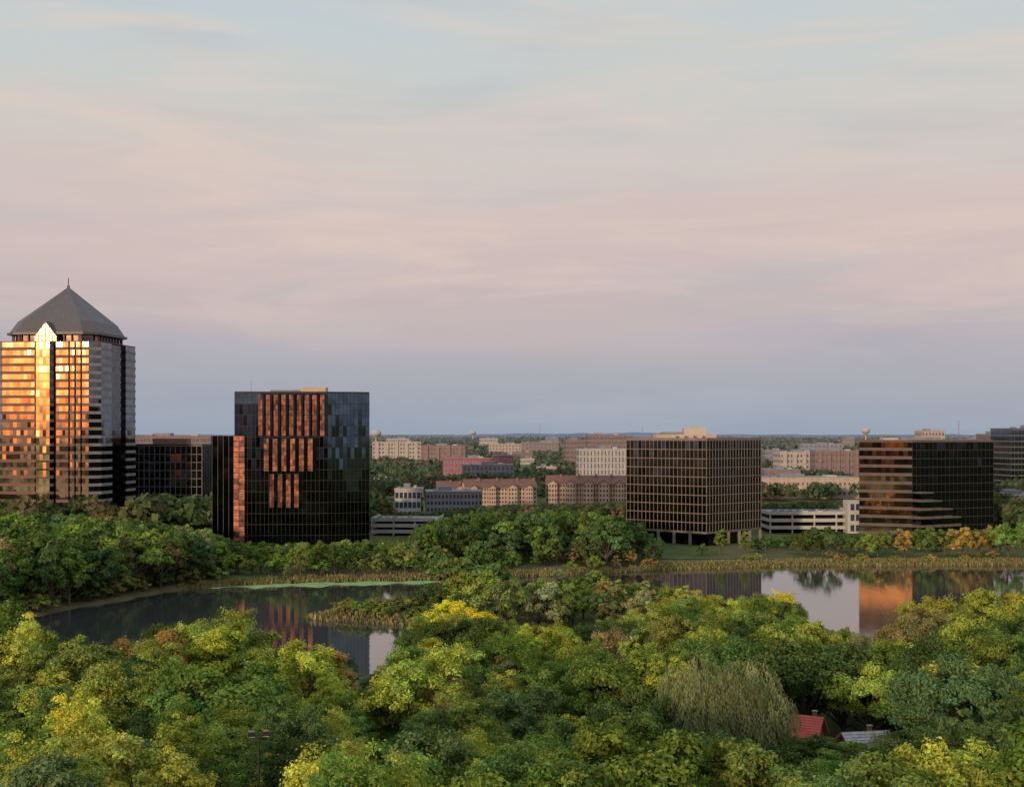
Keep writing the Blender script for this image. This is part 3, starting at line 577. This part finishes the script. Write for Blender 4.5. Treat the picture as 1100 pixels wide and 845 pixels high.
near=[("oak_tree",treemesh("oak_tree",10,5.0,1.8,12,13,150,.17,'spread')),
      ("ash_tree",treemesh("ash_tree",12,4.2,2.0,11,14,150,.15,'round')),
      ("maple_tree",treemesh("maple_tree",10.5,4.2,1.6,10,14,160,.16,'round')),
      ("cottonwood_tree",treemesh("cottonwood_tree",14,4.3,2.4,13,14,120,.14,'tall')),
      ("elm_tree",treemesh("elm_tree",12,5.0,2.4,14,12,120,.15,'round')),
      ("box_elder_tree",treemesh("box_elder_tree",9,4.0,1.0,9,16,130,.13,'tall')),
      ("oak_tree",treemesh("oak_tree_b",11,5.2,1.8,9,18,150,.17,'round')),
      ("ash_tree",treemesh("ash_tree_b",13,4.0,2.0,12,13,120,.13,'tall'))]
mid=[("oak_tree",treemesh("oak_far",10,4.8,.8,8,7,95,.34,'spread')),("ash_tree",treemesh("ash_far",12,4.2,.8,8,7,95,.32,'round')),
     ("cottonwood_tree",treemesh("cottonwood_far",13,4.0,.9,9,7,85,.31,'tall')),("maple_tree",treemesh("maple_far",9,4.2,.5,7,7,100,.32,'round')),
     ("shrub",treemesh("shrub",3.2,2.5,0,6,6,60,.22,'spread'))]
willow=treemesh("willow_tree",11,5.6,1.0,13,1,1,.14,'round',True)
PAL={'dk':(.085,.13,.04),'gr':(.15,.225,.052),'ol':(.21,.25,.06),'yg':(.35,.39,.07),'yl':(.60,.54,.05),'or':(.38,.27,.08),'pl':(.25,.28,.12),'br':(.22,.19,.08),'tl':(.11,.17,.06)}
def put(name,me,x,y,h,col,wid=1.0,z=None):
    o=link(bpy.data.objects.new(name,me));s=h/HTS[me.name];o.location=(x,y,float(hz(x,y)) if z is None else z)
    o.scale=(s*wid,s*wid*random.uniform(.9,1.1),s);o.rotation_euler=(random.uniform(-.05,.05),random.uniform(-.05,.05),random.uniform(0,6.28))
    c=PAL[col];j=random.uniform(.8,1.28);o.color=(c[0]*j*random.uniform(.88,1.1),c[1]*j,c[2]*j*random.uniform(.8,1.2),1);return o
def interp(tab,x): return float(np.interp(x,[a for a,_ in tab],[b for _,b in tab]))
FGL=[(-60,655),(0,655),(40,672),(80,694),(140,694),(165,676),(235,655),(270,678),(300,688),(345,700),(380,712),(435,714),(450,655),(480,645),(520,652),(560,668),(640,668),(700,648),(740,630),(790,642),(830,634),(860,655),(876,694),(905,672),(925,678),(955,708),(970,652),(1000,641),(1050,633),(1100,640),(1200,640)]
taken=[]
def free(x,y,r): return all((x-a)**2+(y-b)**2>(r+c)**2 for a,b,c in taken)
def fg(px,d,ytop,kind,col,wid=1.0,r=3.2):
    x=U(px,d);z=float(hz(x,d));h=ZT(ytop,d)-z
    n,m=("weeping_willow_tree",willow) if kind=='w' else near[kind]
    put(n,m,x,d,max(2.5,h),col,wid);taken.append((x,d,r))
fg(785,150,714,'w','pl',.92,6.0)
for a in ((480,238,646,2,'yl',1.15),(512,232,655,5,'yl',1.2),(455,236,664,5,'yg',1.1),(545,225,672,2,'yg'),(580,228,672,0,'or',1.1),(612,232,676,6,'or'),(350,185,696,2,'or'),(325,178,690,1,'yg',1.1),
          (235,205,654,4,'yg',1.0),(205,200,668,5,'yg'),(175,196,680,0,'or'),(262,205,674,1,'ol'),(865,180,690,0,'dk',1.25),(905,182,697,6,'dk',1.1),(840,188,700,6,'tl',1.1),(740,262,630,7,'yg',1.1),(715,258,642,4,'yg',1.0),
          (770,258,640,1,'yg',1.1),(800,256,642,5,'yg'),(828,250,634,4,'yl',1.0),(855,248,655,2,'yg'),(680,255,655,4,'yg'),(650,252,662,1,'gr'),(908,236,674,5,'yg',.8),(990,236,642,1,'yg',1.1),(1022,232,640,4,'yg',1.1),(1052,236,633,2,'yg'),(1085,232,640,1,'ol'),(1110,228,640,0,'yg'),
          (978,225,660,3,'ol'),(1005,175,690,6,'dk'),(1070,178,680,0,'gr',1.1),(1050,185,664,4,'yg'),(20,190,662,3,'yg'),(60,185,680,1,'ol'),(-20,195,650,0,'gr'),(90,192,694,5,'ol',1.3),(120,188,698,4,'gr'),
          (505,115,792,4,'yg',1.1),(30,100,790,3,'yg'),(80,98,795,7,'yg'),(190,98,800,7,'yg'),(345,101,806,5,'yg'),(465,118,818,2,'yl',.7),(650,118,800,6,'gr'),(610,120,790,0,'gr'),(765,112,790,6,'tl',1.0),(690,150,745,0,'dk'),(560,155,735,6,'tl'),(1000,122,800,0,'dk',1.1),
          (846,146,786,6,'dk',1.5),(882,145,792,2,'tl',1.6),(905,143,797,1,'gr',1.5),(935,144,803,0,'gr',1.3),(962,147,788,4,'ol',1.4)):
    px,d,yt,k,c=a[:5];fg(px,d,yt,k,c,a[5] if len(a)>5 else 1.0)
def cols_fg(px,d):
    if d<150: opts=['dk','gr','gr','tl','ol','gr','yg','yg','gr']
    elif px<430: opts=['dk','gr','ol','gr','tl','gr','yg','ol','yg']
    else: opts=['gr','ol','yg','dk','gr','tl','ol','br','yg','gr']
    return random.choice(opts)
d=86.0
while d<300:
    px=-70+random.uniform(0,30);step=6.0/d*F
    while px<1175:
        q=px+random.uniform(-.3,.3)*step;dd=d+random.uniform(-2,2);px+=step
        edge=212 if q<440 else (285 if q<865 else 236)
        if dd>edge: continue
        x=U(q,dd)
        if float(sdist(x,dd))<3 or not free(x,dd,2.5): continue
        if 822<q<985 and 124<dd<175: continue
        if abs(q-278)<70 and dd<108: continue
        z=float(hz(x,dd));h=random.uniform(7.0,14.5)*(1 if dd>120 else .95)
        lim=interp(FGL,q)+random.uniform(0,20)
        hm=ZT(lim,dd)-z
        if dd<150: hm=min(hm,ZT(745+random.uniform(0,60),dd)-z)
        if 810<q<985 and dd<160: hm=min(hm,ZT(812+random.uniform(0,15),dd)-z)
        if 700<q<870 and dd<148: hm=min(hm,ZT(788+random.uniform(0,15),dd)-z)
        h=min(h,hm)
        if h<3.2: continue
        n,m=random.choice(near);put(n,m,x,dd,h,cols_fg(q,dd),random.uniform(.9,1.15) if h>8 else 1.25);taken.append((x,dd,2.0))
    d+=5.9
def clear(x,y,r=2): return all((x-a)**2+(y-b)**2>(r+c)**2 for a,b,c in FOOT)
MDL=[(-60,546),(0,546),(60,550),(140,556),(190,562),(230,572),(255,580),(300,582),(395,579),(440,580),(455,560),(480,553),(520,548),(600,545),(640,548),(672,556),(700,576),(740,590),(817,586),(830,576),(925,576),(1000,576),(1075,568),(1160,563)]
def scatter(pa,pb,da,db,step,hr,cols,lim,kinds=(0,1,2,3),prob=1.0,jit=6,wmul=1.0):
    d=da
    while d<db:
        s=step/d*F;px=pa+random.uniform(0,s)
        while px<pb:
            q=px+random.uniform(-.35,.35)*s;dd=d+random.uniform(-.3,.3)*step;px+=s
            if random.random()>prob: continue
            x=U(q,dd)
            if float(sdist(x,dd))<2.5 or not clear(x,dd) or not free(x,dd,1.5): continue
            z=float(hz(x,dd));h=random.uniform(*hr);h=min(h,ZT(interp(lim,q)+random.uniform(0,jit),dd)-z)
            if h<1.8: continue
            if h<4: n,m=mid[4]
            else: n,m=mid[random.choice(kinds)]
            put(n,m,x,dd,h,random.choice(cols),(1.0 if h>7 else 1.2)*wmul)
        d+=step*.9
scatter(-80,235,300,610,6.6,(9,16),['dk','gr','gr','ol','tl','gr','br','dk'],MDL,jit=12)
scatter(-80,240,320,420,5,(2,4),['dk','ol','gr','br'],[(0,590),(1100,590)],kinds=(4,),prob=.6)
scatter(205,455,396,492,6.2,(4,11),['dk','gr','ol','yg','br','ol','gr'],[(a,max(b,572)) for a,b in MDL],prob=.8)
scatter(440,705,432,545,6.8,(8,15),['dk','dk','tl','gr','dk'],MDL,jit=14)
scatter(440,700,404,434,6,(2.5,6.5),['ol','gr','yg','gr','br','or'],[(0,586),(1100,586)],prob=.6)
CL=[(470,606),(500,590),(530,612),(560,624),(600,616),(640,620),(700,622),(740,632),(800,644),(1100,644)]
scatter(470,800,285,362,6.2,(5,12),['ol','gr','yg','br','dk','ol','pl'],CL,jit=16)
for px,dd,yt,k,c,w_ in ((500,338,582,0,'dk',1.1),(484,334,612,3,'br',1.0),(520,341,598,1,'dk',1.0),(482,342,590,2,'or',.7),(600,350,612,1,'pl',1.0),(640,352,612,3,'gr',1.1),(455,331,646,3,'or',.8)):
    x=U(px,dd);put(mid[k][0],mid[k][1],x,dd,ZT(yt,dd)-float(hz(x,dd)),c,w_)
scatter(325,545,304,340,3.6,(1.8,3.4),['ol','dk','gr','br','ol'],[(0,640),(1100,640)],kinds=(4,),prob=.9)
scatter(60,240,340,400,5,(2,6),['yg','or','ol','gr','br'],[(0,600),(1100,600)],kinds=(3,1),prob=.5)
for px,yt,c,k,dd in ((754,584,'gr',3,464),(773,568,'gr',2,465),(800,571,'ol',2,464),(822,576,'dk',0,470),(868,570,'dk',3,462),(884,565,'dk',0,465),(915,577,'gr',3,466),(931,574,'gr',3,460),(943,570,'ol',0,462),(962,568,'br',3,470),(972,570,'or',1,462),(993,566,'gr',3,460),(1015,568,'ol',1,464),(1034,566,'or',3,462),(1050,570,'or',3,466),(1066,564,'br',1,470),(1084,562,'gr',0,456),(1110,558,'gr',0,460),(855,580,'ol',3,470),(900,582,'br',3,474),(1005,576,'dk',3,478)):
    x=U(px,dd);put(mid[k][0],mid[k][1],x,dd,ZT(yt,dd)-float(hz(x,dd)),c,1.1)
scatter(812,1160,476,535,7,(5,9),['dk','gr','tl'],[(800,576),(925,572),(1160,564)],prob=.65)
scatter(1070,1170,560,640,8,(9,14),['dk','gr','tl','ol'],[(1070,552),(1160,545)],prob=.7)
scatter(690,1130,447,470,6,(1.2,2.8),['br','ol','or','ol'],[(0,590),(1200,590)],kinds=(4,),prob=.5)
# ------------------------------------------------------------------ reeds along shores
def reeds():
    P=[]
    n=22000;x=rng.uniform(40,330,n);y=np.interp(x,[50,90,160,260,340],[430,441,444,442,430])+rng.normal(2,3.0,n);P.append(np.stack([x,y],-1))
    n=7000;x=rng.uniform(-48,0,n);y=rng.uniform(300,340,n);P.append(np.stack([x,y],-1))
    n=8000;x=rng.uniform(-90,45,n);y=np.interp(x,[-90,-62,-20,15,50],[376,392,402,412,430])+rng.normal(1.5,1.5,n);P.append(np.stack([x,y],-1))
    P=np.concatenate(P);s=sdist(P[:,0],P[:,1]);P=P[(s>-1.2)&(s<9)];z=np.maximum(hz(P[:,0],P[:,1]),-.2);k=len(P)
    c=np.stack([P[:,0],P[:,1],z],-1);h=rng.uniform(.4,1.2,k);a=rng.uniform(0,6.28,k);t=np.stack([np.cos(a),np.sin(a),a*0],-1)*rng.uniform(.15,.4,k)[:,None]
    tip=c+np.stack([rng.normal(0,.15,k),rng.normal(0,.15,k),h],-1)
    v=np.stack([c-t,c+t,tip+t*.5,tip-t*.5],1).reshape(-1,3);q=np.arange(4*k).reshape(k,4)
    base=np.array([(.24,.2,.1),(.17,.2,.07),(.28,.21,.11)])[rng.integers(0,3,k)]*rng.uniform(.7,1.3,k)[:,None];tt=np.concatenate([base,np.ones((k,1))],1)
    link(bpy.data.objects.new("shore_reeds",arrmesh("shore_reeds",v,q,[M_leaf],None,np.repeat(tt,4,0))))
reeds()
# ------------------------------------------------------------------ distant tree masses
def mass(name,pos,hh,rr,quads,col):
    n=len(pos);d=unit(rng.normal(size=(n,quads,3)));d[...,2]=np.abs(d[...,2])*1.0-.25
    lob=1+.25*np.sin(d[...,0]*6+np.arange(n)[:,None])*np.cos(d[...,1]*5)
    c=pos[:,None,:]+d*np.stack([rr,rr,hh*.55],-1)[:,None,:]*(lob*rng.uniform(.7,1.05,(n,quads)))[...,None];c[...,2]+=(hh*.45)[:,None]
    nn=unit(d+rng.normal(size=d.shape)*.4);c=c.reshape(-1,3);nn=nn.reshape(-1,3)
    k=len(c);r=rng.normal(size=(k,3));t=unit(np.cross(nn,r));b=np.cross(nn,t);s=(np.repeat(rr,quads)*(2.3/math.sqrt(quads))*rng.uniform(.6,1.3,k))[:,None]
    v=np.stack([c+t*s,c+b*s*.7,c-t*s,c-b*s*.7],1).reshape(-1,3);q=np.arange(4*k).reshape(k,4)
    g=rng.uniform(.7,1.3,(n,quads,1));tt=np.concatenate([np.repeat(col[:,None,:],quads,1)*g,np.ones((n,quads,1))],-1).reshape(-1,4)
    link(bpy.data.objects.new(name,arrmesh(name,v,q,[M_leaf],None,np.repeat(tt,4,0))))
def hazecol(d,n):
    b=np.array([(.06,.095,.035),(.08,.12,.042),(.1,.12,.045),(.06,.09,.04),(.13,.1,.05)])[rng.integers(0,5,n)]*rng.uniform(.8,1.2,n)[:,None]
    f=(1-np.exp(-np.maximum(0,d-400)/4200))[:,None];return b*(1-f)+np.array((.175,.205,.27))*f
SKYL=[(0,482),(143,500),(230,500),(395,508),(420,548),(455,548),(520,541),(580,539),(620,539),(676,536),(820,538),(925,536),(1060,500),(1075,512),(1160,505)]
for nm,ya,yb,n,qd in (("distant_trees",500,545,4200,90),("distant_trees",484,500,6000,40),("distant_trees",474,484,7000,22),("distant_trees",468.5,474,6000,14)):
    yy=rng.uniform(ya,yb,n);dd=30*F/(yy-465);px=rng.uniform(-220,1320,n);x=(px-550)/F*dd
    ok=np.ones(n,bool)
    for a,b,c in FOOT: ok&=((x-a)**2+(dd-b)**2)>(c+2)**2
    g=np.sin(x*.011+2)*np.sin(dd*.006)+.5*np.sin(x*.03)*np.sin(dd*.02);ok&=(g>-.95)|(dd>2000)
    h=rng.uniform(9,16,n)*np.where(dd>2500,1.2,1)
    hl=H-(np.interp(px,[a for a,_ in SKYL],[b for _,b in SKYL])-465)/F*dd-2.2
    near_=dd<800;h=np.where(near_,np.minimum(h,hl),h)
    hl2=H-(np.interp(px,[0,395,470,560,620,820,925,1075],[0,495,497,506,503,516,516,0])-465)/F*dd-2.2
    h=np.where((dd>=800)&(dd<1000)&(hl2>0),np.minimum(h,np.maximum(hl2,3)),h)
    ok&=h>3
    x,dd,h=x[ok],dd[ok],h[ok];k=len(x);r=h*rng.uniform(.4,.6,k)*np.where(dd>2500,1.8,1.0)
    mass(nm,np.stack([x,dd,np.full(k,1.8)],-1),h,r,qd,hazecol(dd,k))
n=1200;a=rng.uniform(-1.0,1.0,n)+math.atan2(SUN[1],SUN[0]);rr_=rng.uniform(250,1800,n);mass("forest_canopy",np.stack([np.cos(a)*rr_,np.sin(a)*rr_,np.full(n,1.)],-1),rng.uniform(12,20,n),rng.uniform(8,14,n),20,np.full((n,3),.07))
def hills():
    xs=np.linspace(-9000,9000,400);rows=[];
    for y,k in ((8800,0),(9200,.75),(9800,1),(11500,.6)):
        z=k*(26+10*np.sin(xs*.0007+1)+6*np.sin(xs*.0021)+3*np.sin(xs*.006+2)+2.2*np.sin(xs*.017)+rng.normal(0,1.3,len(xs)));rows.append(np.stack([xs,np.full_like(xs,y),z+1],-1))
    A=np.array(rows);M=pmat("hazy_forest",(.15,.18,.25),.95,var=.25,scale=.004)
    link(bpy.data.objects.new("hills",gridmesh("hills",A[...,0],A[...,1],A[...,2],M)))
hills()
def wtower(px,d,ytop,R):
    e=empty("water_tower");x=U(px,d);zt=ZT(ytop,d);mb=MB();prof=[(.02,zt),(R*.6,zt-R*.15),(R,zt-R*.6),(R*.95,zt-R),(R*.4,zt-R*1.5),(R*.16,zt-R*1.8),(R*.16,8),(R*.35,2)]
    for (r0,z0),(r1,z1) in zip(prof,prof[1:]):
        for i in range(14):
            a=2*math.pi*i/14;b=2*math.pi*(i+1)/14;mb.poly([(x+r1*math.cos(a),d+r1*math.sin(a),z1),(x+r1*math.cos(b),d+r1*math.sin(b),z1),(x+r0*math.cos(b),d+r0*math.sin(b),z0),(x+r0*math.cos(a),d+r0*math.sin(a),z0)],M_white)
    mb.obj("tank_and_stem",e)
wtower(404,2600,461,10);wtower(930,3800,459,12);wtower(508,5200,462,12)
for px,d,yt in ((580,3500,455),(1030,3000,452),(690,4200,458)):
    e=empty("radio_mast");mb=MB();mb.box(U(px,d),d,2,ZT(yt,d),.8,.8,M_gray)
    for z in range(10,int(ZT(yt,d)),8): mb.box(U(px,d),d,z,z+.6,2.2,2.2,M_gray)
    mb.obj("mast",e)
# ------------------------------------------------------------------ park houses
M_redr=pmat("red_roof",(.42,.08,.055),.7,var=.15,scale=1);M_shing=pmat("gray_shingle",(.34,.33,.34),.85,var=.2,scale=2);M_redw=pmat("red_wood",(.28,.06,.045),.8)
def house(name,px,d,W,D,yridge,rot,rm,wm,rise=2.2):
    e=empty(name);x=U(px,d);T=frame(x,d,rot);zr=ZT(yridge,d);ze=zr-rise;z0=float(hz(x,d))-.3
    mb=MB();mb.prism([T(-W/2,-D/2),T(W/2,-D/2),T(W/2,D/2),T(-W/2,D/2)],z0,ze,wm)
    for s in (-W/2,W/2): mb.poly([(*T(s,-D/2),ze),(*T(s,D/2),ze),(*T(s,0),zr)],wm)
    mb.obj("walls",e);mb=MB()
    for s in (-1,1):
        n=9
        for k in range(n):
            u0=k/n;u1=(k+1)/n+.01;y0=s*(D/2+.6)*(1-u0);y1=s*(D/2+.6)*(1-u1);za=ze-.3+(zr-ze+.3)*u0+.05;zb=ze-.3+(zr-ze+.3)*u1
            mb.poly([(*T(-W/2-.5,y0),za),(*T(W/2+.5,y0),za),(*T(W/2+.5,y1),zb),(*T(-W/2-.5,y1),zb)],rm)
    for s in (-1,1):
        for g in (-1,1): mb.poly([(*T(s*(W/2+.51),g*(D/2+.6)),ze-.55),(*T(s*(W/2+.51),g*(D/2+.6)),ze-.2),(*T(s*(W/2+.51),0),zr+.1),(*T(s*(W/2+.51),0),zr-.25)],M_redw)
    mb.obj("roof",e);mb=MB();wins(mb,T(-W/2,-D/2),T(W/2,-D/2),z0+.4,ze,1,4,M_dwin,.4,.5);mb.obj("windows",e)
    mb=MB();q=T(W*.2,.8);mb.box(q[0],q[1],ze,zr+.4,.45,.45,M_brick,rot=rot);mb.box(q[0],q[1],zr+.4,zr+.5,.6,.6,M_gray,rot=rot);mb.obj("chimney",e)
house("park_house",929,158,4.8,6.0,785,.2,M_shing,M_brick,2.0)
house("red_park_house",868,164,2.8,3.4,768,-.5,M_redr,M_redw,2.0)
# ------------------------------------------------------------------ street lamp
def lamp(px,d,ytop):
    e=empty("street_lamp");x=U(px,d);zt=ZT(ytop,d);z0=float(hz(x,d));mb=MB();v,q=tube((x,d,z0),(x,d,zt-.3),.13,.07,10,6)
    for f in q: mb.poly([tuple(v[i]) for i in f],M_blk)
    mb.box(x,d,z0-.2,z0+.7,.5,.5,M_gray);mb.obj("pole",e)
    mb=MB();mb.box(x,d,zt-.35,zt-.27,1.1,.09,M_blk,rot=.3);mb.obj("cross_arm",e)
    mb=MB()
    for s in (-1,1):
        cx,cy=x+s*.5*math.cos(.3),d+s*.5*math.sin(.3);mb.box(cx,cy,zt-.2,zt+.12,.5,.4,M_blk,rot=.3);mb.box(cx,cy,zt-.26,zt-.2,.4,.3,M_white,rot=.3);mb.box(cx,cy,zt+.12,zt+.2,.32,.24,M_gray,rot=.3)
        mb.box(cx,cy,zt-.32,zt-.26,.12,.12,M_blk,rot=.3)
    mb.obj("lamp_heads",e)
lamp(278,100,787)
print("objects",len(scene.objects))
